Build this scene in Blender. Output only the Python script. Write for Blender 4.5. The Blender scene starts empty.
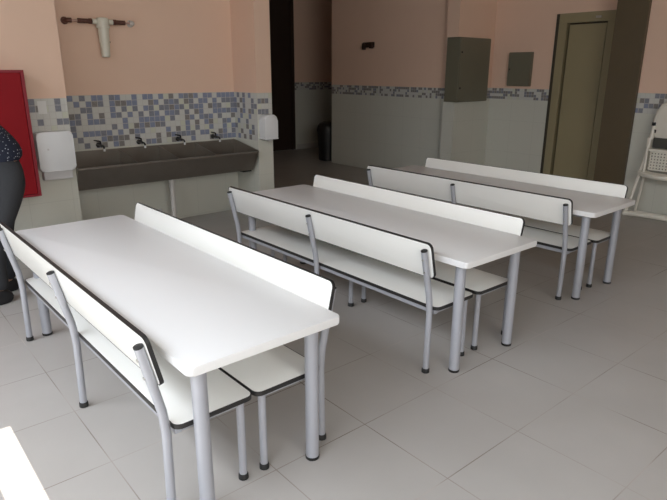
import bpy, bmesh, math, random
from mathutils import Vector, Matrix
random.seed(7)
SC = bpy.context.scene
COL = SC.collection
PI = math.pi

# ------------------------------------------------------------------ materials
def new_mat(name):
    m = bpy.data.materials.new(name); m.use_nodes = True
    nt = m.node_tree
    return m, nt, nt.nodes['Principled BSDF']

def simple(name, col, rough=0.5, metal=0.0, spec=0.5, noise=0.0, nscale=20.0, bump=0.0, coat=0.0):
    m, nt, b = new_mat(name)
    b.inputs['Roughness'].default_value = rough
    b.inputs['Metallic'].default_value = metal
    b.inputs['Specular IOR Level'].default_value = spec
    b.inputs['Coat Weight'].default_value = coat
    tc = nt.nodes.new('ShaderNodeTexCoord')
    nz = nt.nodes.new('ShaderNodeTexNoise'); nz.inputs['Scale'].default_value = nscale; nz.inputs['Detail'].default_value = 4
    nt.links.new(tc.outputs['Object'], nz.inputs['Vector'])
    mx = nt.nodes.new('ShaderNodeMix'); mx.data_type = 'RGBA'
    a = [max(0, c * (1 - noise)) for c in col]; c2 = [min(1, c * (1 + noise)) for c in col]
    mx.inputs[6].default_value = (*a, 1); mx.inputs[7].default_value = (*c2, 1)
    nt.links.new(nz.outputs['Fac'], mx.inputs[0]); nt.links.new(mx.outputs[2], b.inputs['Base Color'])
    if bump:
        bp = nt.nodes.new('ShaderNodeBump'); bp.inputs['Strength'].default_value = bump; bp.inputs['Distance'].default_value = 0.002
        nt.links.new(nz.outputs['Fac'], bp.inputs['Height']); nt.links.new(bp.outputs['Normal'], b.inputs['Normal'])
    return m

def mnode(nt, op, a, b=None, c=None):
    n = nt.nodes.new('ShaderNodeMath'); n.operation = op
    for i, v in enumerate((a, b, c)):
        if v is None: continue
        if isinstance(v, (int, float)): n.inputs[i].default_value = v
        else: nt.links.new(v, n.inputs[i])
    return n.outputs[0]

def grid_line(nt, coord, off, pitch, half):
    """1 on a joint line, else 0"""
    t = mnode(nt, 'DIVIDE', mnode(nt, 'SUBTRACT', coord, off), pitch)
    fr = mnode(nt, 'FRACT', mnode(nt, 'ADD', t, 0.5))
    dist = mnode(nt, 'MULTIPLY', mnode(nt, 'ABSOLUTE', mnode(nt, 'SUBTRACT', fr, 0.5)), pitch)
    return mnode(nt, 'LESS_THAN', dist, half), mnode(nt, 'FLOOR', t)

def rgbmix(nt, fac, a, b):
    mx = nt.nodes.new('ShaderNodeMix'); mx.data_type = 'RGBA'
    for i, v in ((6, a), (7, b)):
        if isinstance(v, tuple): mx.inputs[i].default_value = (*v, 1)
        else: nt.links.new(v, mx.inputs[i])
    if isinstance(fac, (int, float)): mx.inputs[0].default_value = fac
    else: nt.links.new(fac, mx.inputs[0])
    return mx.outputs[2]

def floor_material():
    m, nt, b = new_mat('floor_tile')
    tc = nt.nodes.new('ShaderNodeTexCoord'); sp = nt.nodes.new('ShaderNodeSeparateXYZ')
    nt.links.new(tc.outputs['Object'], sp.inputs[0])
    lx, ix = grid_line(nt, sp.outputs[0], 1.924, 0.4535, 0.0022)
    ly, iy = grid_line(nt, sp.outputs[1], 1.085, 0.4435, 0.0022)
    line = mnode(nt, 'MAXIMUM', lx, ly)
    cb = nt.nodes.new('ShaderNodeCombineXYZ'); nt.links.new(ix, cb.inputs[0]); nt.links.new(iy, cb.inputs[1])
    wn = nt.nodes.new('ShaderNodeTexWhiteNoise'); nt.links.new(cb.outputs[0], wn.inputs['Vector'])
    nz = nt.nodes.new('ShaderNodeTexNoise'); nz.inputs['Scale'].default_value = 3.2; nz.inputs['Detail'].default_value = 6
    nt.links.new(tc.outputs['Object'], nz.inputs['Vector'])
    base = rgbmix(nt, nz.outputs['Fac'], FLOOR_A, FLOOR_B)
    base = rgbmix(nt, mnode(nt, 'MULTIPLY', wn.outputs['Value'], 0.22), base, FLOOR_C)
    # joints are dirtier in places
    n2 = nt.nodes.new('ShaderNodeTexNoise'); n2.inputs['Scale'].default_value = 1.7; nt.links.new(tc.outputs['Object'], n2.inputs['Vector'])
    gf = mnode(nt, 'MULTIPLY', mnode(nt, 'SUBTRACT', n2.outputs['Fac'], 0.3), 2.6); gf.node.use_clamp = True
    grout = rgbmix(nt, gf, (0.13, 0.10, 0.075), (0.50, 0.46, 0.43))
    col = rgbmix(nt, line, base, grout)
    nt.links.new(col, b.inputs['Base Color'])
    b.inputs['Roughness'].default_value = 0.36
    b.inputs['Specular IOR Level'].default_value = 0.4
    bp = nt.nodes.new('ShaderNodeBump'); bp.inputs['Strength'].default_value = 0.25; bp.inputs['Distance'].default_value = 0.001; bp.invert = True
    nt.links.new(line, bp.inputs['Height']); nt.links.new(bp.outputs['Normal'], b.inputs['Normal'])
    return m

def wall_material(name, paint, tile=(0.63, 0.63, 0.56), zt=1.218):
    """painted plaster above zt, glazed tiles with fine joints below"""
    m, nt, b = new_mat(name)
    tc = nt.nodes.new('ShaderNodeTexCoord'); sp = nt.nodes.new('ShaderNodeSeparateXYZ')
    nt.links.new(tc.outputs['Object'], sp.inputs[0])
    geo = nt.nodes.new('ShaderNodeNewGeometry'); sn = nt.nodes.new('ShaderNodeSeparateXYZ')
    nt.links.new(geo.outputs['Normal'], sn.inputs[0])
    facex = mnode(nt, 'GREATER_THAN', mnode(nt, 'ABSOLUTE', sn.outputs[0]), 0.5)
    run = mnode(nt, 'ADD', mnode(nt, 'MULTIPLY', facex, sp.outputs[1]), mnode(nt, 'MULTIPLY', mnode(nt, 'SUBTRACT', 1.0, facex), sp.outputs[0]))
    l1, _ = grid_line(nt, run, 0.05, 0.33, 0.0012)
    l2, _ = grid_line(nt, sp.outputs[2], 0.02, 0.40, 0.0012)
    line = mnode(nt, 'MAXIMUM', l1, l2)
    nz = nt.nodes.new('ShaderNodeTexNoise'); nz.inputs['Scale'].default_value = 2.3; nz.inputs['Detail'].default_value = 5
    nt.links.new(tc.outputs['Object'], nz.inputs['Vector'])
    tcol = rgbmix(nt, nz.outputs['Fac'], tuple(c * 0.96 for c in tile), tile)
    tcol = rgbmix(nt, line, tcol, tuple(c * 0.8 for c in tile))
    pcol = rgbmix(nt, nz.outputs['Fac'], tuple(c * 0.96 for c in paint), tuple(min(1, c * 1.03) for c in paint))
    up = mnode(nt, 'GREATER_THAN', sp.outputs[2], zt)
    nt.links.new(rgbmix(nt, up, tcol, pcol), b.inputs['Base Color'])
    r = mnode(nt, 'ADD', 0.3, mnode(nt, 'MULTIPLY', up, 0.35)); nt.links.new(r, b.inputs['Roughness'])
    b.inputs['Specular IOR Level'].default_value = 0.35
    return m

def speckled(name, base, spot):
    m, nt, b = new_mat(name)
    tc = nt.nodes.new('ShaderNodeTexCoord')
    vo = nt.nodes.new('ShaderNodeTexVoronoi'); vo.inputs['Scale'].default_value = 60
    nt.links.new(tc.outputs['Object'], vo.inputs['Vector'])
    f = mnode(nt, 'LESS_THAN', vo.outputs['Distance'], 0.2)
    nt.links.new(rgbmix(nt, f, base, spot), b.inputs['Base Color']); b.inputs['Roughness'].default_value = 0.85
    return m

FLOOR_A = (0.385, 0.365, 0.345); FLOOR_B = (0.46, 0.44, 0.42); FLOOR_C = (0.38, 0.35, 0.325)
PINK = (0.80, 0.57, 0.44)
M = {}
M['floor'] = floor_material()
M['wall'] = wall_material('peach_wall_over_tile', PINK)
M['ceiling'] = simple('ceiling_paint', (0.36, 0.34, 0.30), 0.8, noise=0.03, nscale=3)
M['laminate'] = simple('white_laminate', (0.83, 0.825, 0.785), 0.32, noise=0.012, nscale=4, spec=0.45)
M['tabletop'] = simple('tabletop_laminate', (0.77, 0.77, 0.77), 0.36, noise=0.015, nscale=3, spec=0.45)
M['edge'] = simple('black_edge_band', (0.018, 0.017, 0.017), 0.45, noise=0.1)
M['steel_paint'] = simple('grey_painted_steel', (0.40, 0.41, 0.45), 0.36, metal=0.25, noise=0.04, nscale=12)
M['rubber'] = simple('black_rubber', (0.014, 0.014, 0.014), 0.6, noise=0.1)
M['bolt'] = simple('bolt_metal', (0.45, 0.44, 0.42), 0.35, metal=0.8, noise=0.05)
M['stainless'] = simple('stainless_steel', (0.30, 0.275, 0.245), 0.34, metal=0.9, noise=0.12, nscale=9)
M['chrome'] = simple('chrome', (0.55, 0.54, 0.52), 0.15, metal=1.0, noise=0.02)
M['dark_metal'] = simple('dark_tap_metal', (0.03, 0.03, 0.03), 0.35, metal=0.4, noise=0.1)
M['white_plastic'] = simple('white_plastic', (0.76, 0.77, 0.78), 0.35, noise=0.015, nscale=8)
M['grey_plastic'] = simple('pale_grey_plastic', (0.58, 0.57, 0.57), 0.45, noise=0.02, nscale=8)
M['cream_plastic'] = simple('cream_plastic', (0.80, 0.77, 0.68), 0.4, noise=0.03, nscale=10)
M['filter_plastic'] = simple('aged_white_plastic', (0.70, 0.68, 0.58), 0.35, noise=0.03, nscale=10)
M['bronze'] = simple('brown_pipe_fitting', (0.13, 0.06, 0.045), 0.5, metal=0.3, noise=0.35, nscale=60)
M['pvc'] = simple('pvc_pipe', (0.62, 0.60, 0.57), 0.4, noise=0.03)
M['red'] = simple('red_enamel', (0.27, 0.006, 0.012), 0.55, spec=0.2, noise=0.05, nscale=5)
M['red_rim'] = simple('red_enamel_rim', (0.25, 0.008, 0.02), 0.45, noise=0.05)
M['panel_green'] = simple('olive_grey_enamel', (0.165, 0.155, 0.11), 0.45, noise=0.05, nscale=6)
M['door_paint'] = simple('olive_beige_door_paint', (0.31, 0.265, 0.155), 0.5, noise=0.05, nscale=4)
M['door_shade'] = simple('painted_door_shade', (0.05, 0.042, 0.03), 0.7, noise=0.1)  # shade in the door grooves given as a colour
M['brown_leaf'] = simple('brown_door_wood', (0.105, 0.078, 0.042), 0.5, noise=0.12, nscale=5)
M['dark_door'] = simple('dark_brown_door', (0.035, 0.022, 0.016), 0.5, noise=0.15, nscale=5)
M['dark_frame'] = simple('reddish_door_frame', (0.09, 0.02, 0.014), 0.5, noise=0.15)
M['black'] = simple('black_plastic', (0.012, 0.012, 0.012), 0.45, noise=0.1)
M['brown_box'] = simple('dark_brown_bracket', (0.03, 0.015, 0.01), 0.5, noise=0.2)
M['grout'] = simple('pale_grout', (0.52, 0.51, 0.48), 0.8, noise=0.03)
M['t_white'] = simple('mosaic_white', (0.62, 0.62, 0.585), 0.25, noise=0.03, nscale=30)
M['t_cream'] = simple('mosaic_cream', (0.61, 0.62, 0.52), 0.25, noise=0.03, nscale=30)
M['t_blue'] = simple('mosaic_blue', (0.25, 0.28, 0.38), 0.25, noise=0.25, nscale=90)
M['t_slate'] = simple('mosaic_slate', (0.24, 0.25, 0.29), 0.25, noise=0.25, nscale=90)
M['t_grey'] = simple('mosaic_grey', (0.25, 0.235, 0.225), 0.25, noise=0.3, nscale=90)
M['skin'] = simple('skin', (0.45, 0.27, 0.18), 0.55, noise=0.05)
M['hair'] = simple('dark_hair', (0.02, 0.014, 0.01), 0.6, noise=0.3, nscale=120)
M['navy'] = speckled('navy_print_cloth', (0.012, 0.016, 0.035), (0.42, 0.45, 0.5))
M['trouser'] = simple('charcoal_cloth', (0.032, 0.034, 0.039), 0.85, noise=0.12, nscale=60)
M['shoe'] = simple('black_shoe', (0.012, 0.012, 0.014), 0.5, noise=0.1)
M['eye'] = simple('eye_white', (0.7, 0.68, 0.64), 0.3)
M['lip'] = simple('lip', (0.36, 0.15, 0.12), 0.5)
M['taupe'] = simple('taupe_plastic', (0.25, 0.23, 0.19), 0.6, noise=0.05)
M['gap_shade'] = simple('gap_shade', (0.06, 0.06, 0.05), 0.7, noise=0.1)  # darkness of the high chair's gap as a colour
M['painted_pipe'] = simple('painted_pipe', (0.50, 0.34, 0.28), 0.6, noise=0.05)
M['paper'] = simple('white_notice', (0.74, 0.74, 0.72), 0.7, noise=0.02)

# ------------------------------------------------------------------ mesh helpers
def finish(name, bm, mats, parent=None, smooth=False, loc=None, angle=40):
    me = bpy.data.meshes.new(name)
    bmesh.ops.recalc_face_normals(bm, faces=bm.faces[:])
    if smooth:
        for f in bm.faces: f.smooth = True
        lim = math.radians(angle)
        for e in bm.edges:
            if len(e.link_faces) == 2 and e.calc_face_angle(0) > lim: e.smooth = False
    bm.to_mesh(me); bm.free()
    if not isinstance(mats, (list, tuple)): mats = [mats]
    for m in mats: me.materials.append(M[m] if isinstance(m, str) else m)
    o = bpy.data.objects.new(name, me); COL.objects.link(o)
    if loc is not None: o.location = loc
    if parent is not None: o.parent = parent
    return o

def tag(o, label, cat, group=None):
    o['label'] = label; o['category'] = cat
    if group: o['group'] = group
    return o

def thing(name, label, cat, loc=(0, 0, 0), rz=0.0, group=None):
    o = bpy.data.objects.new(name, None); COL.objects.link(o)
    o.location = loc; o.rotation_euler = (0, 0, rz); o.empty_display_size = 0.1
    return tag(o, label, cat, group)

def struct(name, bm, mats, parent=None, smooth=False):
    o = finish(name, bm, mats, parent, smooth)
    if parent is None: o['kind'] = 'structure'
    return o

def box(bm, lo, hi, bevel=0.0, seg=2, mi=0):
    lo = Vector(lo); hi = Vector(hi)
    r = bmesh.ops.create_cube(bm, size=1.0)
    vs = r['verts']
    for v in vs:
        v.co = Vector(((lo[i] + hi[i]) / 2 + v.co[i] * (hi[i] - lo[i])) for i in range(3))
    fs = set(f for v in vs for f in v.link_faces)
    for f in fs: f.material_index = mi
    if bevel:
        es = list(set(e for v in vs for e in v.link_edges))
        bmesh.ops.bevel(bm, geom=es, offset=bevel, segments=seg, affect='EDGES', profile=0.6)
    return vs

def BM(): return bmesh.new()
def boxbm(lo, hi, bevel=0.0, seg=2):
    bm = BM(); box(bm, lo, hi, bevel, seg); return bm

def tube(bm, pts, r, seg=14, cap=True, radii=None):
    pts = [Vector(p) for p in pts]; n = len(pts)
    rings = []; prev = None
    for i, p in enumerate(pts):
        if i == 0: t = pts[1] - pts[0]
        elif i == n - 1: t = pts[-1] - pts[-2]
        else: t = (pts[i + 1] - p).normalized() + (p - pts[i - 1]).normalized()
        t.normalize()
        if prev is None:
            a = Vector((0, 0, 1)) if abs(t.z) < 0.9 else Vector((1, 0, 0))
            x = t.cross(a).normalized()
        else:
            x = (prev - t * prev.dot(t)).normalized()
        prev = x; y = t.cross(x)
        rr = radii[i] if radii else r
        rings.append([bm.verts.new(p + (x * math.cos(2 * PI * k / seg) + y * math.sin(2 * PI * k / seg)) * rr) for k in range(seg)])
    for a, b in zip(rings, rings[1:]):
        for k in range(seg):
            bm.faces.new((a[k], a[(k + 1) % seg], b[(k + 1) % seg], b[k]))
    if cap:
        bm.faces.new(rings[0][::-1]); bm.faces.new(rings[-1])
    return bm

def tubebm(pts, r, seg=14, radii=None): return tube(BM(), pts, r, seg, True, radii)

def lathe(bm, prof, seg=24, axis='z', o=(0, 0, 0)):
    """prof: list of (radius, height)"""
    o = Vector(o); rings = []
    for r, h in prof:
        ring = []
        for k in range(seg):
            a = 2 * PI * k / seg; c, s = r * math.cos(a), r * math.sin(a)
            v = {'z': (c, s, h), 'y': (c, h, s), 'x': (h, c, s)}[axis]
            ring.append(bm.verts.new(o + Vector(v)))
        rings.append(ring)
    for a, b in zip(rings, rings[1:]):
        for k in range(seg): bm.faces.new((a[k], a[(k + 1) % seg], b[(k + 1) % seg], b[k]))
    bm.faces.new(rings[0][::-1]); bm.faces.new(rings[-1])
    return bm

def rrect(w, h, r, seg=6):
    """rounded rectangle points centred on 0"""
    pts = []
    rs = r if isinstance(r, (list, tuple)) else [r] * 4
    for (cx, cy, a0), q in zip(((w / 2, h / 2, 0), (-w / 2, h / 2, 90), (-w / 2, -h / 2, 180), (w / 2, -h / 2, 270)), rs):
        sx = 1 if cx > 0 else -1; sy = 1 if cy > 0 else -1
        for k in range(seg + 1):
            a = math.radians(a0 + 90 * k / seg)
            pts.append((cx - sx * q + q * math.cos(a), cy - sy * q + q * math.sin(a)))
    return pts

def slab(bm, pts, z0, z1, mat=None, bevel=0.0):
    """extrude a 2-D outline between z0 and z1; mat maps to place"""
    a = [bm.verts.new((x, y, z0)) for x, y in pts]; b = [bm.verts.new((x, y, z1)) for x, y in pts]
    n = len(pts)
    f0 = bm.faces.new(a[::-1]); f1 = bm.faces.new(b)
    for k in range(n): bm.faces.new((a[k], a[(k + 1) % n], b[(k + 1) % n], b[k]))
    if bevel:
        es = list(f0.edges) + list(f1.edges)
        r = bmesh.ops.bevel(bm, geom=es, offset=bevel, segments=3, affect='EDGES', profile=0.5)
    if mat is not None: bmesh.ops.transform(bm, matrix=mat, verts=bm.verts[:])
    return bm

def ring_slab(bm, outer, inner, z0, z1, mat=None):
    n = len(outer)
    L = [[bm.verts.new((x, y, z)) for x, y in p] for p, z in ((outer, z0), (outer, z1), (inner, z1), (inner, z0))]
    for q in range(4):
        a, b = L[q], L[(q + 1) % 4]
        for k in range(n): bm.faces.new((a[k], a[(k + 1) % n], b[(k + 1) % n], b[k]))
    if mat is not None: bmesh.ops.transform(bm, matrix=mat, verts=bm.verts[:])
    return bm

def kids(o): return list(o.children)
def copy_tree(o, parent=None):
    c = o.copy(); COL.objects.link(c)
    if parent is not None: c.parent = parent
    for ch in kids(o): copy_tree(ch, c)
    return c

# ------------------------------------------------------------------ the room
H_CEIL = 3.6
XL, YB = -1.75, -3.2              # left and rear walls
YS, YP = 5.32, 4.90               # sink wall and the pillar faces beside it
XA, XB, XC = 1.418, 3.17, 3.345   # left pillar edge, alcove side, right pillar edge
XW, XR, XD = 6.05, 6.36, 6.65     # passage wall, right wall, recess wall
YE = 8.90                         # far end of the passage

struct('floor', boxbm((XL - 0.2, YB - 0.2, -0.1), (8.4, YE + 0.2, 0)), 'floor')
struct('ceiling', boxbm((XL - 0.2, YB - 0.2, H_CEIL), (8.4, YE + 0.2, H_CEIL + 0.1)), 'ceiling')

# back: left pillar front, sink alcove, right pillar
struct('wall_back_left', boxbm((XL, YP, 0), (XA, YP + 0.12, H_CEIL)), 'wall')
struct('wall_alcove_left', boxbm((XA - 0.12, YP + 0.12, 0), (XA, YS + 0.12, H_CEIL)), 'wall')
struct('wall_back', boxbm((XA, YS, 0), (XB, YS + 0.12, H_CEIL)), 'wall')
struct('wall_back_right', boxbm((XB, YP, 0), (XC, YP + 0.12, H_CEIL)), 'wall')
struct('wall_alcove_right', boxbm((XB, YP + 0.12, 0), (XC, YS + 0.2, H_CEIL)), 'wall')
# passage: left side, right side with its pillar, recess, right wall
struct('wall_passage_left', boxbm((XC - 0.2, YS + 0.2, 0), (XC, YE, H_CEIL)), 'wall')
struct('wall_end', boxbm((XC - 0.2, YE, 0), (8.4, YE + 0.15, H_CEIL)), 'wall')
BZ0, BZ1 = 1.055, 1.82            # the distribution board let into the pillar
PX, PY0, PY1 = 5.92, 4.68, 4.86
bm = BM()
box(bm, (XW, PY1, 0), (XD + 0.15, 7.2, H_CEIL))
box(bm, (PX, PY0, 0), (XD + 0.15, PY1, BZ0 - 0.001))
box(bm, (PX, PY0, BZ1 + 0.001), (XD + 0.15, PY1, H_CEIL))
box(bm, (6.535, PY0, BZ0 - 0.001), (XD + 0.15, PY1, BZ1 + 0.001))
box(bm, (PX + 0.03, PY0 + 0.17, BZ0 - 0.001), (6.535, PY1, BZ1 + 0.001))
struct('wall_passage_right', bm, 'wall')
struct('wall_beyond', boxbm((8.25, 7.2, 0), (8.4, YE, H_CEIL)), 'wall')
struct('wall_return', boxbm((XD + 0.15, 7.05, 0), (8.25, 7.2, H_CEIL)), 'wall')
DZ = 2.06; D0, D1 = 3.02, 3.835   # recess door, outer frame
bm = BM()
box(bm, (XD, D1, 0), (XD + 0.15, PY0, H_CEIL))
box(bm, (XD, D0, DZ), (XD + 0.15, D1, H_CEIL))
box(bm, (XD, 3.0, 0), (XD + 0.15, D0, H_CEIL))
struct('wall_recess', bm, 'wall')
struct('wall_right', boxbm((XR, YB, 0), (XD + 0.15, 3.0, H_CEIL)), 'wall')

# left wall: wide window, added high opening, slot shaped for the sun patch
def wall_with_holes(name, x0, x1, y0, y1, holes, along='y'):
    ys = sorted({y0, y1, *[h[0] for h in holes], *[h[1] for h in holes]})
    zs = sorted({0, H_CEIL, *[h[2] for h in holes], *[h[3] for h in holes]})
    bm = BM()
    for a, b in zip(ys, ys[1:]):
        for c, d in zip(zs, zs[1:]):
            cy, cz = (a + b) / 2, (c + d) / 2
            if any(h[0] < cy < h[1] and h[2] < cz < h[3] for h in holes): continue
            if along == 'y': box(bm, (x0, a, c), (x1, b, d))
            else: box(bm, (a, x0, c), (b, x1, d))
    struct(name, bm, 'wall')
SUN_EL = math.radians(48)
tz = math.tan(SUN_EL)
W1 = (-2.2, 3.6, 0.35, 2.1)
SUN_SLOT = (1.0, 2.475, (0.205 - XL) * tz, (0.322 - XL + 0.02) * tz)
W3 = (-2.2, 4.0, 2.42, 3.45)  # high opening added to light the tabletops
wall_with_holes('wall_left', XL - 0.02, XL, YB, YP, [W1, SUN_SLOT, W3])
struct('sun_block_slab', boxbm((XL - 1.09, YB - 0.2, 3.56), (XL - 0.2, YE + 0.2, 3.62)), 'ceiling')  # unseen slab added to keep sun out of the high opening
W2 = (-1.6, 1.4, 1.5, 3.1)  # unseen rear opening added to brighten the sink wall and pillars
wall_with_holes('wall_rear', YB - 0.1, YB, XL - 0.02, XR + 0.3, [W2], along='x')

def window_frame(name, h, along, pos, n=3):
    t = 0.05; bm = BM()
    def seg(a0, a1, z0, z1):
        if along == 'y': box(bm, (pos - 0.02, a0, z0), (pos + 0.02, a1, z1))
        else: box(bm, (a0, pos - 0.02, z0), (a1, pos + 0.02, z1))
    a0, a1, z0, z1 = h
    seg(a0, a1, z0, z0 + t); seg(a0, a1, z1 - t, z1)
    for k in range(n + 1):
        c = a0 + (a1 - a0) * k / n
        lo = max(a0, c - t / 2); hi = min(a1, c + t / 2)
        seg(lo, hi, z0 + t, z1 - t)
    struct(name, bm, 'white_plastic')
window_frame('window_1', W1, 'y', XL - 0.05, 5)
window_frame('added_window_3', W3, 'y', XL - 0.05, 6)
window_frame('added_window_2', W2, 'x', YB - 0.05, 3)

# mosaic bands: one quad per little tile over a grout bed
def mosaic(name, origin, ux, cols, rows, pw, ph, dark, seed, nrm, gap=0.004, palette=None):
    """origin = top-left corner on the wall; ux = run direction; dark(r,c) -> bool"""
    rnd = random.Random(seed); o = Vector(origin); u = Vector(ux); n = Vector(nrm); bm = BM()
    w, h = cols * pw, rows * ph
    c = [o, o + u * w, o + u * w - Vector((0, 0, h)), o - Vector((0, 0, h))]
    back = [bm.verts.new(p) for p in c]; front = [bm.verts.new(p + n * 0.002) for p in c]
    bm.faces.new(front)
    for k in range(4): bm.faces.new((back[k], back[(k + 1) % 4], front[(k + 1) % 4], front[k]))
    for r in range(rows):
        for q in range(cols):
            d = dark(r, q)
            i = (rnd.choices((3, 4, 5), (5, 3, 2))[0] if palette is None else rnd.choice(palette)) if d else rnd.choices((1, 2), (7, 1))[0]
            a = o + u * (q * pw + gap / 2) - Vector((0, 0, r * ph + gap / 2)) + n * 0.0028
            vs = [bm.verts.new(p) for p in (a, a + u * (pw - gap), a + u * (pw - gap) - Vector((0, 0, ph - gap)), a - Vector((0, 0, ph - gap)))]
            f = bm.faces.new(vs); f.material_index = i
    me = finish(name, bm, ['grout', 't_white', 't_cream', 't_blue', 't_slate', 't_grey'])
    me['kind'] = 'structure'
    return me
SINKROWS = [
    (0, 2, 4, 5, 7, 8, 11, 13, 14, 16, 18, 20, 21, 22, 23, 25, 26, 28, 29, 30, 31),
    (1, 3, 4, 5, 7, 8, 9, 10, 11, 14, 15, 17, 18, 19, 21, 22, 24, 25, 27, 29, 30, 31),
    (2, 3, 7, 9, 11, 13, 14, 16, 17, 18, 19, 20, 22, 23, 24, 26, 27, 28, 31),
    (0, 1, 3, 5, 7, 8, 10, 12, 14, 15, 17, 18, 19, 21, 23, 24, 27, 28, 29, 30, 31),
    (0, 1, 3, 4, 5, 9, 12, 13, 14, 15, 16, 18, 21, 22, 24, 25, 26, 28, 31),
    (0, 7, 9, 11, 12, 13, 14, 15, 16, 21, 23, 25, 26, 29, 30),
    (0, 2, 3, 4, 5, 6, 8, 10, 11, 12, 17, 19, 21, 23, 26, 29, 31),
    (1, 5, 6, 7, 8, 9, 11, 15, 17, 18, 19, 20, 21, 22, 24, 25, 28, 29, 31),
    (2, 4, 5, 7, 8, 13, 14, 15, 18, 19, 22, 26, 27, 28, 29, 30, 31)]
mosaic('trim_1', (1.535, YS, 1.218), (1, 0, 0), 32, 9, (XB - 1.535) / 32, 0.0507, lambda r, c: c in SINKROWS[r], 1, (0, -1, 0))
mosaic('trim_2', (1.418, YS, 1.218), (1, 0, 0), 2, 9, 0.0585, 0.0507, lambda r, c: (r + c) % 3 == 0, 2, (0, -1, 0))
SIDE = ['.#.#.#..', '#.##..#.', '##.#..##', '#.##.##.', '..#..#..', '.#..#...', '#...#.#.', '..#..##.', '.#.#.#..']
mosaic('trim_3', (XB, YS, 1.218), (0, -1, 0), 8, 9, 0.0525, 0.0507, lambda r, c: SIDE[r][c] == '#', 3, (-1, 0, 0))
LP = ['#...#.', '##..#.', '......', '.#..##', '......', '#.....']
mosaic('trim_4', (1.136, YP, 1.218), (1, 0, 0), 6, 6, 0.0467, 0.0507, lambda r, c: LP[r][c] == '#', 4, (0, -1, 0), palette=(4, 4, 5))
mosaic('trim_5', (XB + 0.004, YP, 1.218), (1, 0, 0), 4, 5, 0.0425, 0.0507, lambda r, c: r in (1, 3) and c < 3, 5, (0, -1, 0), palette=(4, 5))
rb = random.Random(5)
def clumpy(cols, rows, p):
    g = [[rb.random() < p for _ in range(cols)] for _ in range(rows)]
    return lambda r, c: g[r][c] or (c > 0 and g[r][c - 1] and (r * 7 + c * 3) % 5 < 2)
P_ = 0.0335
def border(name, origin, ux, length, nrm, seed, p=0.42):
    n = max(1, round(length / P_))
    mosaic(name, origin, ux, n, 4, length / n, P_, clumpy(n, 4, p), seed, nrm, gap=0.003, palette=(4, 5, 5))
border('trim_6', (XW, 7.2, 1.218), (0, -1, 0), 7.2 - PY1, (-1, 0, 0), 6)
border('trim_7', (6.56, YE, 1.218), (1, 0, 0), 1.6, (0, -1, 0), 7)
border('trim_8', (6.555, PY0, 1.218), (1, 0, 0), XD - 6.555, (0, -1, 0), 8)
border('trim_9', (XD, PY0, 1.218), (0, -1, 0), PY0 - D1, (-1, 0, 0), 9, 0.34)
RW = ['....#####..#', '.##w.#......', '..####...#..', '##.......##.']
mosaic('trim_10', (XR, 2.695, 1.218), (0, -1, 0), 12, 4, 0.047, 0.05, lambda r, c: RW[r][c] == '#', 10, (-1, 0, 0), palette=(3, 4, 5))
bm = BM(); box(bm, (6.63, YE - 0.012, 0), (8.25, YE, 0.09))
struct('baseboard_end', bm, 'grout')

# recess door: frame, leaf, rebate and outer jamb in painted shade
def struct_door(name, bmf, mat): return struct(name, bmf, mat)
bm = BM(); f = 0.145
box(bm, (XD - 0.02, D0, 0), (XD + 0.06, 3.225, DZ - 0.105), 0.004)
box(bm, (XD - 0.02, D1 - f + 0.01, 0), (XD + 0.06, D1 - 0.04, DZ - 0.105), 0.004)
box(bm, (XD - 0.02, D0, DZ - 0.105), (XD + 0.06, D1 - 0.04, DZ), 0.004)
door = struct('door_1', bm, 'door_paint')
finish('door_leaf', boxbm((XD + 0.006, 3.243, 0.008), (XD + 0.05, D1 - f - 0.018, DZ - 0.123), 0.003), 'door_paint', door)
finish('rebate', boxbm((XD + 0.055, D0 + 0.02, 0.004), (XD + 0.07, D1 - f + 0.06, DZ - 0.03)), 'door_shade', door)
finish('shaded_jamb', boxbm((XD - 0.014, D1 - 0.04, 0), (XD + 0.06, D1, DZ), 0.003), 'door_shade', door)  # dark colour stands in for the shadow on this jamb
finish('door_closer', boxbm((XD - 0.032, 3.30, DZ - 0.07), (XD - 0.02, 3.36, DZ - 0.045), 0.003), 'bolt', door)

# plain brown leaf standing against the end of the right wall
bm = boxbm((XR - 0.05, 2.675, 0.006), (XR - 0.004, 2.995, 2.62), 0.004)
leaf = struct('door_2', bm, 'brown_leaf')
# dark door at the far end of the passage
bm = BM(); box(bm, (5.55, YE - 0.03, 0), (5.62, YE, 2.7)); box(bm, (6.50, YE - 0.03, 0), (6.57, YE, 2.7)); box(bm, (5.62, YE - 0.03, 2.62), (6.50, YE, 2.7))
dd = struct('door_3', bm, 'dark_door')
finish('door_leaf', boxbm((5.625, YE - 0.02, 0.006), (6.495, YE - 0.002, 2.615), 0.002), 'dark_door', dd)
finish('door_frame', boxbm((5.50, YE - 0.035, 0), (5.549, YE, 2.74)), 'dark_frame', dd)

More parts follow.
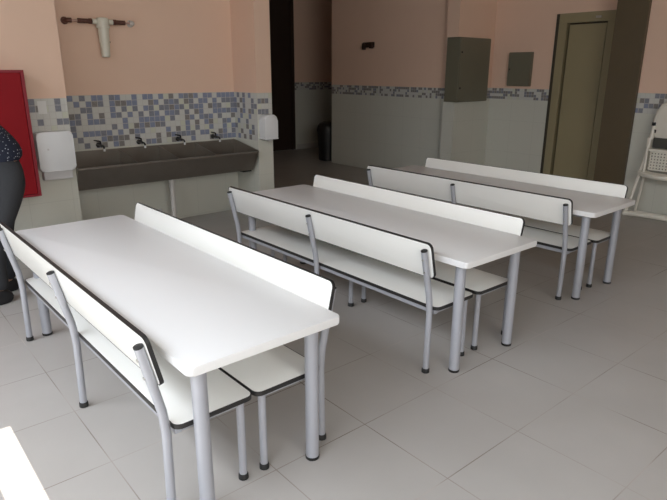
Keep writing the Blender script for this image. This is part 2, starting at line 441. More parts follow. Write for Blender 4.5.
# ------------------------------------------------------------------ tables
TL, TW, TH, TT = 1.967, 0.585, 0.60, 0.03
def make_table():
    """origin on the floor below the near-left corner; +Y along the table, +X across"""
    t = thing('dining_table', '', 'table')
    c = Matrix.Translation((TW / 2, TL / 2, 0))
    finish('tabletop', slab(BM(), rrect(TW + 0.008, TL + 0.010, 0.018, 5), TH - TT, TH, Matrix.Translation((TW / 2 + 0.001, TL / 2 - 0.005, 0)), 0.005), 'tabletop', t, True)
    for y in (0.072, TL - 0.072):
        for x in (0.067, TW - 0.067):
            lg = finish('leg', tubebm([(x, y, 0.012), (x, y, TH - TT)], 0.0255, 20), 'steel_paint', t, True)
            finish('foot_cap', lathe(BM(), [(0.0255, 0), (0.027, 0.003), (0.027, 0.012), (0.0255, 0.013)], 20, 'z', (x, y, 0)), 'rubber', lg, True)
    for x in (0.095, TW - 0.115):
        finish('frame_rail', boxbm((x, 0.1, TH - TT - 0.035), (x + 0.02, TL - 0.1, TH - TT), 0.003), 'steel_paint', t)
    for y in (0.16, TL - 0.18):
        finish('cross_rail', boxbm((0.116, y, TH - TT - 0.035), (TW - 0.116, y + 0.02, TH - TT), 0.003), 'steel_paint', t)
    return t

# ------------------------------------------------------------------ benches
BL, SD, SH, ST = 1.797, 0.299, 0.345, 0.016
BB0, BB1 = 0.501, 0.678      # backrest heights
def edged(name, parent, w, h, r, t, mat, seg=6):
    """panel with a black edge band as its own piece"""
    e = 0.0032
    p = finish(name, slab(BM(), rrect(w - 2 * e, h - 2 * e, r - e, seg), 0, t, mat, 0.0012), 'laminate', parent, True, angle=30)
    b = ring_slab(BM(), rrect(w, h, r, seg), rrect(w - 2 * e, h - 2 * e, r - e, seg), -0.0003, t + 0.0003, mat)
    ed = finish('edge_band', b, 'edge', p, True, angle=50)
    ed['label'] = 'black edge band'
    return p

def make_bench():
    """origin on the floor below the near end of the seat's inner edge; +Y along, +X towards the backrest"""
    t = thing('school_bench', '', 'bench')
    edged('seat', t, SD, BL, 0.03, ST, Matrix.Translation((SD / 2, BL / 2, SH - ST)))
    # backrest leans outwards: local plane (y along bench, s up the slope)
    dx, dz = 0.039, BB1 - BB0
    s = Vector((dx, 0, dz)).normalized(); ln = math.hypot(dx, dz)
    n = Vector((s.z, 0, -s.x))                      # outward normal
    x0 = SD + 0.019
    mat = Matrix(((0, s.x, n.x, x0 + dx / 2), (1, 0, 0, BL / 2), (0, s.z, n.z, (BB0 + BB1) / 2), (0, 0, 0, 1)))
    edged('backrest', t, BL, ln, 0.026, 0.013, mat)
    R = 0.0155
    zt = 0.64; zb = SH - 0.03
    xo = x0 + 0.013 + R + 0.0005                     # tube axis behind the backrest foot
    def tubex(z): return xo + (z - BB0) * dx / dz
    lowx = SD + R + 0.0025
    for y in (0.032, BL / 2, BL - 0.032):
        pts = [(lowx + 0.005, y, 0.016), (lowx + 0.001, y, SH - 0.09), (lowx, y, SH - 0.045)]
        bend = Vector((tubex(0.40), y, 0.40)); a = Vector(pts[-1])
        for k in range(1, 5):
            u = k / 5.0
            pts.append((a.x + (bend.x - a.x) * u ** 1.5, y, a.z + (bend.z - a.z) * u))
        pts += [tuple(bend), (tubex(zt), y, zt)]
        lg = finish('leg', tubebm(pts, R, 16), 'steel_paint', t, True)
        d = Vector((dx, 0, dz)).normalized()
        e = Vector((tubex(zt), y, zt))
        finish('end_cap', tubebm([e - d * 0.002, e + d * 0.003, e + d * 0.005], R, 16, [R + 0.0004, R + 0.0004, R - 0.003]), 'rubber', lg, True)
        finish('rubber_foot', lathe(BM(), [(R + 0.0015, 0), (R + 0.004, 0.002), (R + 0.0035, 0.02), (R + 0.001, 0.024)], 16, 'z', (lowx + 0.005, y, 0)), 'rubber', lg, True)
        for z in (0.535, 0.60):
            q = Vector((tubex(z), y, z)) + n * (R - 0.001)
            finish('bolt', tubebm([q, q + n * 0.004], 0.0055, 8), 'bolt', lg, True)
        xf = 0.042
        lf = finish('leg', tubebm([(xf, y, 0.016), (xf, y, SH - ST)], R - 0.001, 16), 'steel_paint', t, True)
        finish('rubber_foot', lathe(BM(), [(R + 0.0005, 0), (R + 0.003, 0.002), (R + 0.0025, 0.02), (R, 0.024)], 16, 'z', (xf, y, 0)), 'rubber', lf, True)
        finish('cross_bar', boxbm((xf + 0.012, y - 0.01, SH - ST - 0.022), (SD - 0.032, y + 0.01, SH - ST), 0.002), 'steel_paint', t)
    finish('seat_rail', boxbm((SD - 0.03, 0.02, SH - ST - 0.024), (SD - 0.006, BL - 0.02, SH - ST), 0.003), 'steel_paint', t)
    finish('seat_rail', boxbm((0.052, 0.05, SH - ST - 0.022), (0.07, BL - 0.05, SH - ST), 0.003), 'steel_paint', t)
    return t

# table near-left corners, turns, bench offsets along and across
TAB = [((0.650, 1.422), 0.0121, 0.111, 0.109, 0.001, 0.007),
       ((2.057, 1.506), 0.0, 0.122, 0.120, -0.022, 0.004),
       ((3.437, 1.600), 0.0157, 0.108, 0.085, -0.002, 0.010)]
T_LAB = ['white laminate dining table nearest the camera, on grey tube legs',
         'white laminate dining table in the middle of the three',
         'white laminate dining table farthest right, by the white high chair']
B_LAB = [('white bench at the nearest table, cut by the left photo edge, seen from behind',
          'white bench on the far side of the nearest table, its backrest rising along the tabletop'),
         ('white bench seen from behind on the near side of the middle table',
          'white bench on the far side of the middle table, facing the camera'),
         ('white bench seen from behind on the near side of the farthest table',
          'white bench on the far side of the farthest table, below the beige door')]
tp = make_table(); bp = make_bench()
first_t = first_b = True
for i, ((x, y), r, ax, bx, as_, bs) in enumerate(TAB):
    t = tp if i == 0 else copy_tree(tp)
    t.location = (x, y, 0); t.rotation_euler = (0, 0, r)
    tag(t, T_LAB[i], 'table', 'white dining tables')
    rot = Matrix.Rotation(r, 4, 'Z'); base = Matrix.Translation((x, y, 0)) @ rot
    # far-side bench (B): inner edge at TW/2+bs, backrest to +X
    b = bp if i == 0 else copy_tree(bp)
    p = base @ Vector((TW / 2 + bs, bx, 0)); b.location = p; b.rotation_euler = (0, 0, r)
    tag(b, B_LAB[i][1], 'bench', 'white benches with backrests')
    a = copy_tree(bp)
    p = base @ Vector((TW / 2 + as_ , ax + BL, 0)); a.location = p; a.rotation_euler = (0, 0, r + PI)
    tag(a, B_LAB[i][0], 'bench', 'white benches with backrests')

# ------------------------------------------------------------------ steel wash trough, taps, drain
TX0, TX1 = 1.44, 3.13
t = thing('wash_trough', 'long stainless steel wash trough on the mosaic wall between the pillars', 'sink', (2.29, 5.1, 0))
def rel(o, root):
    for v in o.data.vertices: v.co -= root.location
    return o
def prism(bm, prof, x0, x1):
    a = [bm.verts.new((x0, y, z)) for y, z in prof]; b = [bm.verts.new((x1, y, z)) for y, z in prof]
    n = len(prof); bm.faces.new(a[::-1]); bm.faces.new(b)
    for k in range(n): bm.faces.new((a[k], a[(k + 1) % n], b[(k + 1) % n], b[k]))
    return bm
# basin shell as an open profile with thickness (alcove part stays between the pillars; front lip is proud of them)
prof = [(5.312, 0.748), (5.312, 0.47), (4.965, 0.47), (4.862, 0.655), (4.845, 0.655), (4.845, 0.668), (4.875, 0.668), (4.975, 0.49), (5.298, 0.50), (5.298, 0.748)]
rel(finish('basin', prism(BM(), prof, 1.422, TX1), 'stainless', t), t)
endp = [(5.312, 0.752), (5.312, 0.468), (4.965, 0.468), (4.842, 0.655), (4.842, 0.672)]
for nm, xx in (('end_panel', TX1), ):
    rel(finish(nm, prism(BM(), endp, xx, xx + 0.008), 'stainless', t), t)
rel(finish('end_panel', prism(BM(), endp, 1.4195, 1.4215), 'stainless', t), t)
divp = [(5.297, 0.742), (5.297, 0.501), (4.982, 0.492), (4.885, 0.664), (4.9, 0.672)]
for xx in (1.93, 2.31, 2.69):
    rel(finish('divider', prism(BM(), divp, xx - 0.003, xx + 0.003), 'stainless', t), t)
for k, xx in enumerate((1.75, 2.12, 2.50, 2.88)):
    rel(finish('drain', lathe(BM(), [(0.03, 0), (0.03, 0.004), (0.02, 0.003)], 18, 'z', (xx, 5.14, 0.4965)), 'dark_metal', t, True), t)
# bracket lip at the right end
rel(finish('bracket', boxbm((TX1 - 0.10, 4.98, 0.452), (TX1, 5.30, 0.469)), 'dark_metal', t), t)
# drain pipe as one leg
p = thing('drain_pipe', 'white drain pipe dropping from the wash trough to the floor', 'pipe', (2.33, 5.12, 0))
finish('pipe', tubebm([(0, 0, 0.006), (0, 0, 0.468)], 0.024, 18), 'pvc', p, True)
finish('collar', lathe(BM(), [(0.03, 0.40), (0.032, 0.405), (0.032, 0.445), (0.03, 0.45)], 18), 'pvc', p, True)
finish('floor_flange', lathe(BM(), [(0.04, 0), (0.04, 0.006), (0.03, 0.012)], 18), 'pvc', p, True)
q = finish('outlet_plate', boxbm((2.235, YS - 0.012, 0.045), (2.295, YS - 0.0005, 0.13), 0.003), 'grey_plastic'); tag(q, 'small grey outlet plate low on the wall beside the drain pipe', 'outlet plate')

def make_tap():
    t = thing('wall_tap', '', 'tap')
    finish('flange', lathe(BM(), [(0.022, 0), (0.022, -0.006), (0.012, -0.012)], 16, 'y'), 'dark_metal', t, True)
    finish('body', tubebm([(0, -0.008, 0), (0, -0.07, 0.002), (0, -0.10, 0.0)], 0.010, 12, [0.011, 0.012, 0.011]), 'dark_metal', t, True)
    sp = finish('spout', tubebm([(0, -0.085, 0), (0, -0.125, 0.002), (0, -0.142, -0.006), (0, -0.146, -0.02)], 0.008, 12), 'dark_metal', t, True)
    finish('nozzle', tubebm([(0, -0.146, -0.019), (0, -0.146, -0.042)], 0.0095, 12), 'white_plastic', sp, True)['label'] = 'white nozzle'
    lv = finish('lever', tubebm([(0, -0.065, 0.01), (0, -0.065, 0.035), (-0.018, -0.072, 0.042), (-0.06, -0.085, 0.052)], 0.006, 10, [0.008, 0.008, 0.007, 0.005]), 'dark_metal', t, True)
    return t
tapr = make_tap()
tl = ['leftmost of the four dark taps over the wash trough', 'second dark tap from the left over the wash trough',
      'third dark tap from the left over the wash trough', 'rightmost of the four dark taps over the wash trough']
for k, xx in enumerate((1.755, 2.125, 2.515, 2.895)):
    o = tapr if k == 0 else copy_tree(tapr)
    o.location = (xx, 5.2975, 0.768 - 0.045); tag(o, tl[k], 'tap', 'taps over the wash trough')
for o in list(COL.objects):
    if o.name.startswith('wall_tap'): o.location.y = YS - 0.0035; o.location.z = 0.79

# ------------------------------------------------------------------ water filter and pipe ends on the sink wall
yw = YS - 0.075
FZ = 1.815
t = thing('water_filter', 'white water filter cartridge hanging on the pink wall above the taps', 'water filter', (1.885, yw + 0.002, FZ))
finish('head', lathe(BM(), [(0.035, -0.03), (0.052, -0.028), (0.052, 0.008), (0.046, 0.03), (0.02, 0.034)], 24), 'filter_plastic', t, True)
finish('collar', lathe(BM(), [(0.048, -0.052), (0.056, -0.05), (0.056, -0.03), (0.05, -0.029)], 24), 'filter_plastic', t, True)
finish('housing', lathe(BM(), [(0.02, -0.285), (0.034, -0.28), (0.036, -0.265), (0.044, -0.10), (0.045, -0.052)], 24), 'filter_plastic', t, True)
finish('port', lathe(BM(), [(0.022, -0.085), (0.022, -0.05)], 14, 'x'), 'filter_plastic', t, True)
finish('port', lathe(BM(), [(0.022, 0.05), (0.022, 0.085)], 14, 'x'), 'filter_plastic', t, True)
finish('bleed_button', lathe(BM(), [(0.006, 0), (0.006, 0.01)], 10, 'x', (0.038, 0, -0.16)), 'dark_metal', t, True)
finish('bracket', boxbm((-0.03, 0.045, -0.025), (0.03, 0.0745, 0.02), 0.003), 'filter_plastic', t)
def pipe_end(loc, sgn, label, wallmat, long):
    t = thing('pipe_fitting', label, 'pipe fitting', loc, 0, 'pipe fittings beside the filter')
    finish('wall_flange', lathe(BM(), [(0.03, 0.0745), (0.03, 0.068), (0.02, 0.06)], 16, 'y'), wallmat, t, True)
    finish('elbow', tubebm([(0, 0.066, 0), (0, 0.02, 0), (sgn * 0.006, 0.006, 0), (sgn * 0.02, 0, 0), (sgn * 0.032, 0, 0)], 0.019, 14), wallmat, t, True)
    finish('pipe', tubebm([(sgn * 0.032, 0, 0), (sgn * long, 0, 0)], 0.009, 12), 'painted_pipe', t, True)
    n0 = long * 0.42
    finish('nipple', lathe(BM(), [(0.013, sgn * (n0 - 0.002)), (0.019, sgn * n0), (0.019, sgn * (long - 0.03)), (0.016, sgn * (long - 0.028))], 14, 'x'), 'bronze', t, True)
    finish('union_nut', lathe(BM(), [(0.02, sgn * (long - 0.028)), (0.024, sgn * (long - 0.025)), (0.024, sgn * (long - 0.004)), (0.018, sgn * long)], 6, 'x'), 'bronze', t)
    return t
pipe_end((1.60, yw + 0.002, FZ), 1, 'brown elbow and pipe fitting left of the water filter', 'bronze', 0.198)
pipe_end((2.15, yw + 0.002, FZ), -1, 'grey elbow and brown pipe fitting right of the water filter', 'pvc', 0.178)

# ------------------------------------------------------------------ dispensers and cabinet on the pillars
t = thing('paper_towel_dispenser', 'white paper towel dispenser on the left pillar beside the red cabinet', 'dispenser', (1.275, YP + 0.003, 0.60))
def prof_slab(w, h, d, r, seg=6):
    """rounded box seen from the front: width x, height z, depth toward -y"""
    m = Matrix(((1, 0, 0, 0), (0, 0, -1, 0), (0, 1, 0, 0), (0, 0, 0, 1)))
    return slab(BM(), rrect(w, h, r, seg), 0.0008, d, m, min(0.012, r * 0.4))
c = finish('cover', prof_slab(0.265, 0.30, 0.105, 0.03), 'white_plastic', t, True, loc=(-0.008, 0, 0.225))
finish('lock', lathe(BM(), [(0.008, -0.105), (0.008, -0.107)], 12, 'y', (-0.06, 0, 0.02)), 'grey_plastic', c, True)
finish('tray', boxbm((-0.115, -0.075, 0.005), (0.10, -0.001, 0.074), 0.008), 'grey_plastic', t)
t = tag(finish('wall_notice', boxbm((1.20, YP - 0.006, 1.105), (1.262, YP - 0.0035, 1.20)), 'paper'), 'small white notice stuck on the tiles above the paper towel dispenser', 'notice')
t = thing('soap_dispenser', 'narrow white soap dispenser on the right pillar beside the passage', 'dispenser', (3.262, YP + 0.003, 0.78))
c = finish('cover', slab(BM(), rrect(0.15, 0.235, [0.055, 0.055, 0.018, 0.018], 7), 0.0008, 0.11, Matrix(((1, 0, 0, 0), (0, 0, -1, 0), (0, 1, 0, 0.118), (0, 0, 0, 1))), 0.012), 'white_plastic', t, True)
finish('nozzle', boxbm((-0.02, -0.08, -0.025), (0.02, -0.03, 0.0), 0.005), 'grey_plastic', t)
finish('base_lip', boxbm((-0.078, -0.113, -0.002), (0.078, -0.001, 0.012), 0.004), 'white_plastic', t)

t = thing('fire_hose_cabinet', 'red metal fire hose cabinet on the left pillar behind the person', 'cabinet', (0.74, YP + 0.0007, 0.51))
finish('body', boxbm((-0.35, -0.13, 0.0), (0.362, -0.001, 0.915), 0.004), 'red_rim', t)
d = finish('door', boxbm((-0.332, -0.148, 0.018), (0.34, -0.131, 0.897), 0.003), 'red', t)
finish('latch', boxbm((-0.30, -0.158, 0.43), (-0.27, -0.149, 0.50), 0.003), 'bolt', d)
fr = ring_slab(BM(), [(-0.352, 0), (0.364, 0), (0.364, 0.917), (-0.352, 0.917)], [(-0.334, 0.016), (0.342, 0.016), (0.342, 0.899), (-0.334, 0.899)], 0.131, 0.153,
               Matrix(((1, 0, 0, 0), (0, 0, -1, 0), (0, 1, 0, -0.001), (0, 0, 0, 1))))
finish('rim', fr, 'red_rim', t)

# electrical boards
t = thing('distribution_board', 'large olive grey electrical board on the corner pillar, the taller of two', 'electrical box', ((PX + 6.53) / 2, PY0, BZ0))
x0, x1 = PX - (PX + 6.53) / 2, 6.53 - (PX + 6.53) / 2
finish('body', boxbm((x0 - 0.0, -0.03, 0.002), (x1, 0.165, BZ1 - BZ0 - 0.002), 0.003), 'panel_green', t)
d = finish('door', boxbm((x0 + 0.006, -0.045, 0.008), (x1 - 0.006, -0.031, BZ1 - BZ0 - 0.008), 0.004), 'panel_green', t)
for z in (0.17, 0.59):
    finish('lock', lathe(BM(), [(0.012, -0.046), (0.012, -0.052)], 12, 'y', (x0 + 0.03, 0, z)), 'black', d, True)
t = thing('junction_box', 'small olive grey electrical box on the recess wall left of the beige door', 'electrical box', (XD, 4.25, 1.25))
finish('body', boxbm((-0.05, -0.158, 0), (-0.001, 0.155, 0.40), 0.003), 'panel_green', t)
d = finish('door', boxbm((-0.062, -0.152, 0.006), (-0.051, 0.149, 0.394), 0.003), 'panel_green', t)
finish('lock', lathe(BM(), [(0.01, -0.063), (0.01, -0.068)], 12, 'x', (0, 0.125, 0.2)), 'black', d, True)
# small dark fitting high on the passage wall
t = thing('wall_bracket', 'small dark brown bracket high on the passage wall', 'bracket', (XW, 6.36, 1.775))
finish('plate', boxbm((-0.03, -0.105, -0.03), (-0.001, 0.105, 0.04), 0.004), 'brown_box', t)
finish('hook', boxbm((-0.06, 0.06, -0.06), (-0.012, 0.1, 0.03), 0.004), 'brown_box', t)
finish('hook', boxbm((-0.06, -0.1, -0.045), (-0.012, -0.05, 0.035), 0.004), 'brown_box', t)
# black bin behind the passage corner
t = thing('waste_bin', 'black round-topped bin half hidden behind the passage corner', 'bin', (6.185, 7.46, 0))
finish('body', lathe(BM(), [(0.13, 0), (0.145, 0.01), (0.17, 0.47)], 28), 'black', t, True)
finish('lid', lathe(BM(), [(0.174, 0.471), (0.176, 0.50), (0.165, 0.56), (0.13, 0.605), (0.07, 0.63), (0.02, 0.636)], 28), 'black', t, True)
for a in (0.5, 2.6, 4.7):
    pass

# ------------------------------------------------------------------ white high chair against the right wall
t = thing('high_chair', 'white plastic high chair with perforated panel standing against the right wall', 'high chair', (6.2, 2.22, 0))
t.rotation_euler = (0, 0, 0)
cp = 'cream_plastic'
Rl = 0.014
for s in (1, -1):
    finish('leg', tubebm([(-0.122, s * 0.287, 0.03), (-0.09, s * 0.262, 0.20), (-0.04, s * 0.235, 0.45), (0.0, s * 0.20, 0.75)], Rl, 12), cp, t, True)
    finish('leg', tubebm([(0.09, s * 0.275, 0.02), (0.075, s * 0.25, 0.22), (0.05, s * 0.222, 0.45), (0.02, s * 0.195, 0.78)], Rl - 0.002, 12), cp, t, True)
    finish('hinge', boxbm((-0.025, s * 0.205 - 0.02, 0.70), (0.03, s * 0.205 + 0.02, 0.80), 0.012), cp, t)
    fb = finish('back_frame', tubebm([(0.0, s * 0.195, 0.78), (0.035, s * 0.20, 0.90), (0.055, s * 0.19, 1.04), (0.062, s * 0.155, 1.11), (0.066, s * 0.09, 1.14), (0.068, 0, 1.147)], 0.02, 12), cp, t, True)
    for z, yy in ((0.93, 0.20), (0.86, 0.185)):
        finish('strap_slot', boxbm((0.012, s * yy - 0.017, z - 0.016), (0.026, s * yy + 0.017, z + 0.016), 0.003), 'black', fb)
fb = BM()
pts = []
for k in range(15):
    u = -1 + 2 * k / 14; pts.append((-0.125, u * 0.30, 0.028 + 0.016 * (1 - u * u)))
finish('floor_bar', tube(fb, pts, 0.027, 12), cp, t, True)
finish('floor_bar', tubebm([(0.092, -0.275, 0.015), (0.092, 0.275, 0.015)], 0.012, 12), cp, t, True)
# moulded backrest panel
mY = Matrix(((0, 0, 1, 0.02), (1, 0, 0, 0), (0, 1, 0, 0.955), (0, 0, 0, 1))) 
bk = slab(BM(), rrect(0.36, 0.33, [0.10, 0.10, 0.04, 0.04], 8), 0, 0.028, mY @ Matrix.Rotation(0, 4, 'X'), 0.010)
finish('backrest', bk, cp, t, True)
# perforated lower panel: a real grid of square holes
def perforated(y0, y1, z0, z1, x, th, p, hole):
    bm = BM(); ny = round((y1 - y0) / p); nz = round((z1 - z0) / p); py = (y1 - y0) / ny; pz = (z1 - z0) / nz
    for i in range(nz + 1):
        z = z0 + i * pz; box(bm, (x, y0, z - (p - hole) / 2), (x + th, y1, z + (p - hole) / 2))
    for j in range(ny + 1):
        y = y0 + j * py
        for i in range(nz):
            z = z0 + i * pz; box(bm, (x, y - (p - hole) / 2, z + (p - hole) / 2), (x + th, y + (p - hole) / 2, z + pz - (p - hole) / 2))
    return bm
sp_ = finish('seat_panel', perforated(-0.16, 0.16, 0.49, 0.665, -0.045, 0.012, 0.030, 0.015), cp, t)
finish('panel_backing', boxbm((-0.018, -0.165, 0.47), (-0.012, 0.165, 0.68)), 'taupe', sp_)
finish('panel_slot', boxbm((-0.048, -0.075, 0.585), (-0.0455, -0.02, 0.60), 0.001), 'black', sp_)
finish('seat_rim', boxbm((-0.055, -0.185, 0.668), (0.0, 0.185, 0.695), 0.010), cp, t)
for s in (1, -1):
    finish('side_rim', tubebm([(-0.04, s * 0.20, 0.68), (-0.05, s * 0.195, 0.55), (-0.06, s * 0.19, 0.45)], 0.013, 10), cp, t, True)
pts = []
for k in range(17):
    u = -1 + 2 * k / 16; pts.append((-0.065 - 0.10 * (1 - u * u), u * 0.245, 0.45 - 0.012 * (1 - u * u)))
bm = BM()
vs = [[bm.verts.new((x + dx, y, z + dz)) for dx, dz in ((0, 0.016), (0.09, 0.028), (0.09, 0.0), (0.004, -0.024), (-0.006, -0.006))] for x, y, z in pts]
for a, b in zip(vs, vs[1:]):
    for k in range(5): bm.faces.new((a[k], a[(k + 1) % 5], b[(k + 1) % 5], b[k]))
bm.faces.new(vs[0]); bm.faces.new(vs[-1][::-1])
finish('foot_board', bm, cp, t, True)
finish('dark_gap_panel', boxbm((-0.01, -0.172, 0.70), (0.012, 0.172, 0.80), 0.008), 'gap_shade', t)['label'] = 'dark panel standing in for the gap'  # dark sheet fills the open gap below the backrest, shade coloured in

# ------------------------------------------------------------------ the person
def skin_mesh(name, verts, edges, radii, mat, parent=None, root=0, sub=2):
    me = bpy.data.meshes.new(name); me.from_pydata(verts, edges, []); me.update()
    me.materials.append(M[mat])
    o = bpy.data.objects.new(name, me); COL.objects.link(o)
    if parent is not None: o.parent = parent
    md = o.modifiers.new('Skin', 'SKIN'); md.use_smooth_shade = True; md.branch_smoothing = 0.6
    if not me.skin_vertices:
        bpy.context.view_layer.objects.active = o
        me.attributes.new if False else None
    lay = me.skin_vertices[0] if me.skin_vertices else None
    for i, r in enumerate(radii):
        lay.data[i].radius = r if isinstance(r, tuple) else (r, r)
        lay.data[i].use_root = (i == root)
    sb = o.modifiers.new('Subdivision', 'SUBSURF'); sb.levels = sub; sb.render_levels = sub
    # freeze to plain mesh
    dg = bpy.context.evaluated_depsgraph_get(); dg.update()
    ev = o.evaluated_get(dg); nm = bpy.data.meshes.new_from_object(ev)
    o.modifiers.clear(); old = o.data; o.data = nm; bpy.data.meshes.remove(old)
    nm.name = name
    if not nm.materials: nm.materials.append(M[mat])
    for p in nm.polygons: p.use_smooth = True
    return o

P0 = Vector((0.72, 4.10, 0))
# person faces -x; left side is -y.  coordinates below are offsets from P0
V_ = []; E_ = []; R_ = []
def jv(co, r, link=None):
    V_.append(co); R_.append(r); i = len(V_) - 1
    if link is not None: E_.append((link, i))
    return i
pel = jv((0.05, 0, 0.83), (0.115, 0.125))
wst = jv((0.03, 0, 0.93), (0.10, 0.11), pel)
chs = jv((-0.10, 0, 1.12), (0.105, 0.125), wst)
sho = jv((-0.18, 0, 1.24), (0.085, 0.12), chs)
nek = jv((-0.225, 0, 1.31), 0.048, sho)
hd0 = jv((-0.255, 0, 1.36), 0.055, nek)
legs = {}
for s, fx in ((1, 0.0), (-1, -0.09)):
    hip = jv((0.055, s * 0.085, 0.77), 0.095, pel)
    kn = jv((-0.005 + fx * 0.7, s * 0.095, 0.45), 0.054, hip)
    cf = jv((-0.018 + fx, s * 0.098, 0.33), 0.046, kn)
    an = jv((-0.02 + fx, s * 0.10, 0.085), 0.034, cf)
    to = jv((-0.12 + fx, s * 0.115, 0.045), 0.035, an)
    legs[s] = (hip, kn, cf, an, to)
arms = {}
for s in (1, -1):
    sh = jv((-0.19, s * 0.165, 1.22), 0.05, sho)
    el = jv((-0.25, s * 0.20, 0.98), 0.038, sh)
    wr = jv((-0.43, s * 0.16, 0.86), 0.026, el)
    pa = jv((-0.50, s * 0.155, 0.835), (0.034, 0.018), wr)
    arms[s] = (sh, el, wr, pa)
    for k in range(4):                                   # fingers
        yy = s * 0.155 + (k - 1.5) * 0.017
        a = jv((-0.535, yy, 0.828), 0.0095, pa)
        b = jv((-0.565 - 0.004 * (1.5 - abs(k - 1.3)), yy, 0.815), 0.0085, a)
        jv((-0.582 - 0.006 * (1.5 - abs(k - 1.3)), yy, 0.795), 0.0075, b)
    a = jv((-0.475, s * 0.155 - s * 0.04, 0.83), 0.0105, pa)
    jv((-0.505, s * 0.155 - s * 0.058, 0.812), 0.0085, a)
pr = thing('person', 'person leaning forward in a navy speckled top and charcoal trousers at the left edge', 'person', P0)
skin_mesh('body', V_, E_, R_, 'skin', pr)
# head as its own shaped surface, seated on the neck
def head_bm():
    bm = BM(); bmesh.ops.create_uvsphere(bm, u_segments=28, v_segments=20, radius=1.0)
    for v in bm.verts:
        x, y, z = v.co
        k = 1.0 - 0.22 * max(0, -z) ** 1.5              # jaw narrows
        v.co = Vector((x * 0.098, y * 0.076 * k, z * 0.118))
        if x < -0.75:                                    # face front: nose bridge, eye sockets, chin
            if abs(y) < 0.16 and -0.35 < z < 0.15: v.co.x -= 0.020 * (1 - abs(y) / 0.16) * (1 - abs(z + 0.15) / 0.4)
            if 0.12 < abs(y) < 0.5 and 0.0 < z < 0.3: v.co.x += 0.006
    return bm
hm = Matrix.Translation((-0.29, 0, 1.44)) @ Matrix.Rotation(math.radians(-28), 4, 'Y')
hb = head_bm(); bmesh.ops.transform(hb, matrix=hm, verts=hb.verts[:])
hd = finish('head', hb, 'skin', pr, True, angle=180)
for s in (1, -1):
    b = BM(); bmesh.ops.create_uvsphere(b, u_segments=12, v_segments=8, radius=0.012); bmesh.ops.translate(b, vec=(-0.084, s * 0.03, 0.012), verts=b.verts[:]); bmesh.ops.transform(b, matrix=hm, verts=b.verts[:])
    finish('eye', b, 'eye', hd, True, angle=180)
    b = BM(); bmesh.ops.create_uvsphere(b, u_segments=12, v_segments=8, radius=1); 
    bmesh.ops.transform(b, matrix=hm @ Matrix.Translation((0.012, s * 0.076, 0.0)) @ Matrix.Diagonal((0.018, 0.008, 0.03, 1)), verts=b.verts[:]); finish('ear', b, 'skin', hd, True, angle=180)
b = BM(); bmesh.ops.create_uvsphere(b, u_segments=12, v_segments=8, radius=1); bmesh.ops.transform(b, matrix=hm @ Matrix.Translation((-0.088, 0, -0.052)) @ Matrix.Diagonal((0.008, 0.024, 0.008, 1)), verts=b.verts[:]); finish('mouth', b, 'lip', hd, True, angle=180)
b = BM(); bmesh.ops.create_uvsphere(b, u_segments=24, v_segments=16, radius=1)
bmesh.ops.delete(b, geom=[v for v in b.verts if v.co.z < -0.35 or (v.co.x < -0.45 and v.co.z < 0.45)], context='VERTS')
bmesh.ops.transform(b, matrix=hm @ Matrix.Translation((0.008, 0, 0.008)) @ Matrix.Diagonal((0.108, 0.086, 0.124, 1)), verts=b.verts[:])
hr = finish('hair', b, 'hair', pr, True, angle=180); md = hr.modifiers.new('Solidify', 'SOLIDIFY'); md.thickness = 0.012; md.offset = 1
# clothes
def sub_skin(name, chain, mat, root=0):
    v = [c[0] for c in chain]; r = [c[1] for c in chain]; e = [(c[2], i) for i, c in enumerate(chain) if c[2] is not None]
    return skin_mesh(name, v, e, r, mat, pr, root)
tr = [((0.05, 0, 0.82), (0.126, 0.145), None), ((0.03, 0, 0.96), (0.118, 0.13), 0)]
for s, fx in ((1, 0.0), (-1, -0.09)):
    n = len(tr)
    tr += [((0.052, s * 0.085, 0.74), 0.112, 0), ((0.022 + fx * 0.4, s * 0.09, 0.60), 0.088, n), ((-0.005 + fx * 0.7, s * 0.095, 0.45), 0.068, n + 1), ((-0.02 + fx, s * 0.098, 0.28), 0.058, n + 2), ((-0.02 + fx, s * 0.10, 0.07), 0.055, n + 3)]
sub_skin('trousers', tr, 'trouser')
sh = [((0.05, 0, 0.84), (0.134, 0.152), None), ((0.025, 0, 0.95), (0.130, 0.147), 0), ((-0.10, 0, 1.12), (0.125, 0.145), 1), ((-0.18, 0, 1.235), (0.10, 0.135), 2)]
for s in (1, -1):
    n = len(sh)
    sh += [((-0.19, s * 0.17, 1.22), 0.066, 3), ((-0.225, s * 0.19, 1.08), 0.06, n)]
sub_skin('shirt', sh, 'navy')
for s, fx in ((1, 0.0), (-1, -0.09)):
    b = BM(); bmesh.ops.create_uvsphere(b, u_segments=20, v_segments=12, radius=1)
    for v in b.verts:
        if v.co.z < -0.45: v.co.z = -0.45
        if v.co.x < 0: v.co.z *= 0.8 if v.co.z > 0 else 1
    bmesh.ops.transform(b, matrix=Matrix.Translation((-0.09 + fx, s * 0.108, 0.037)) @ Matrix.Diagonal((0.135, 0.05, 0.075, 1)), verts=b.verts[:])
    zmin = min(v.co.z for v in b.verts); bmesh.ops.translate(b, vec=(0, 0, 0.001 - zmin), verts=b.verts[:])
    finish('shoe', b, 'shoe', pr, True, angle=60)

# ------------------------------------------------------------------ light
w = bpy.data.worlds.new('World'); SC.world = w; w.use_nodes = True
bg = w.node_tree.nodes['Background']; bg.inputs['Color'].default_value = (0.80, 0.90, 1.0, 1); bg.inputs['Strength'].default_value = 1.0

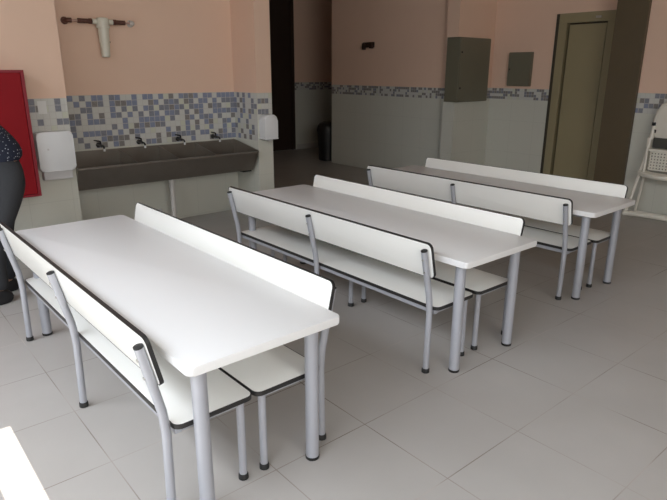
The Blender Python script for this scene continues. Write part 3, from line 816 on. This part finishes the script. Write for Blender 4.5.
def area(name, loc, rot, sx, sy, power, col):
    l = bpy.data.lights.new(name, 'AREA'); l.shape = 'RECTANGLE'; l.size = sx; l.size_y = sy; l.energy = power; l.color = col
    o = bpy.data.objects.new(name, l); COL.objects.link(o); o.location = loc; o.rotation_euler = rot
    return o
# lamps at the window openings, tilted and narrowed to keep far walls dim
def win(name, h, power, col, tilt, spread):
    o = area(name, (XL + 0.08, (h[0] + h[1]) / 2, (h[2] + h[3]) / 2), (0, -PI / 2 + math.radians(tilt), 0), h[3] - h[2], h[1] - h[0], power, col)
    o.data.spread = math.radians(spread)
win('window_daylight', W1, 8, (0.90, 0.95, 1.0), 25, 130)
win('tabletop_fill', W3, 100, (0.86, 0.92, 1.0), 60, 106)  # added lamp, brightens the tabletops from above
area('rear_fill', ((W2[0] + W2[1]) / 2, YB + 0.03, (W2[2] + W2[3]) / 2), (PI / 2, 0, 0), W2[1] - W2[0], W2[3] - W2[2], 112, (1.0, 0.975, 0.93))  # added fill for the walls that face the camera
sl = bpy.data.lights.new('sun', 'SUN'); sl.energy = 12; sl.angle = math.radians(0.1); sl.color = (1, 0.95, 0.86)
so = bpy.data.objects.new('sun', sl); COL.objects.link(so)
d = Vector((math.cos(SUN_EL), 0, -math.sin(SUN_EL))); so.rotation_euler = d.to_track_quat('-Z', 'Y').to_euler()
so.location = (-4, 0, 5)

# ------------------------------------------------------------------ camera
cam = bpy.data.cameras.new('camera'); co = bpy.data.objects.new('camera', cam); COL.objects.link(co)
F_PX = 578.38; cam.sensor_width = 36; cam.sensor_fit = 'HORIZONTAL'; cam.lens = F_PX / 667 * 36
yaw = -math.atan2(0.64628866, 0.76309302)
co.matrix_world = Matrix.Translation((0, 0, 1.42737)) @ Matrix.Rotation(yaw, 4, 'Z') @ Matrix.Rotation(PI / 2 - 0.30071, 4, 'X') @ Matrix.Rotation(0.00295, 4, 'Z')
SC.camera = co
cam.clip_start = 0.05

SC.view_settings.view_transform = 'Standard'; SC.view_settings.look = 'None'
SC.view_settings.gamma = 1; SC.view_settings.use_curve_mapping = False
SC.view_settings.exposure = 0.0
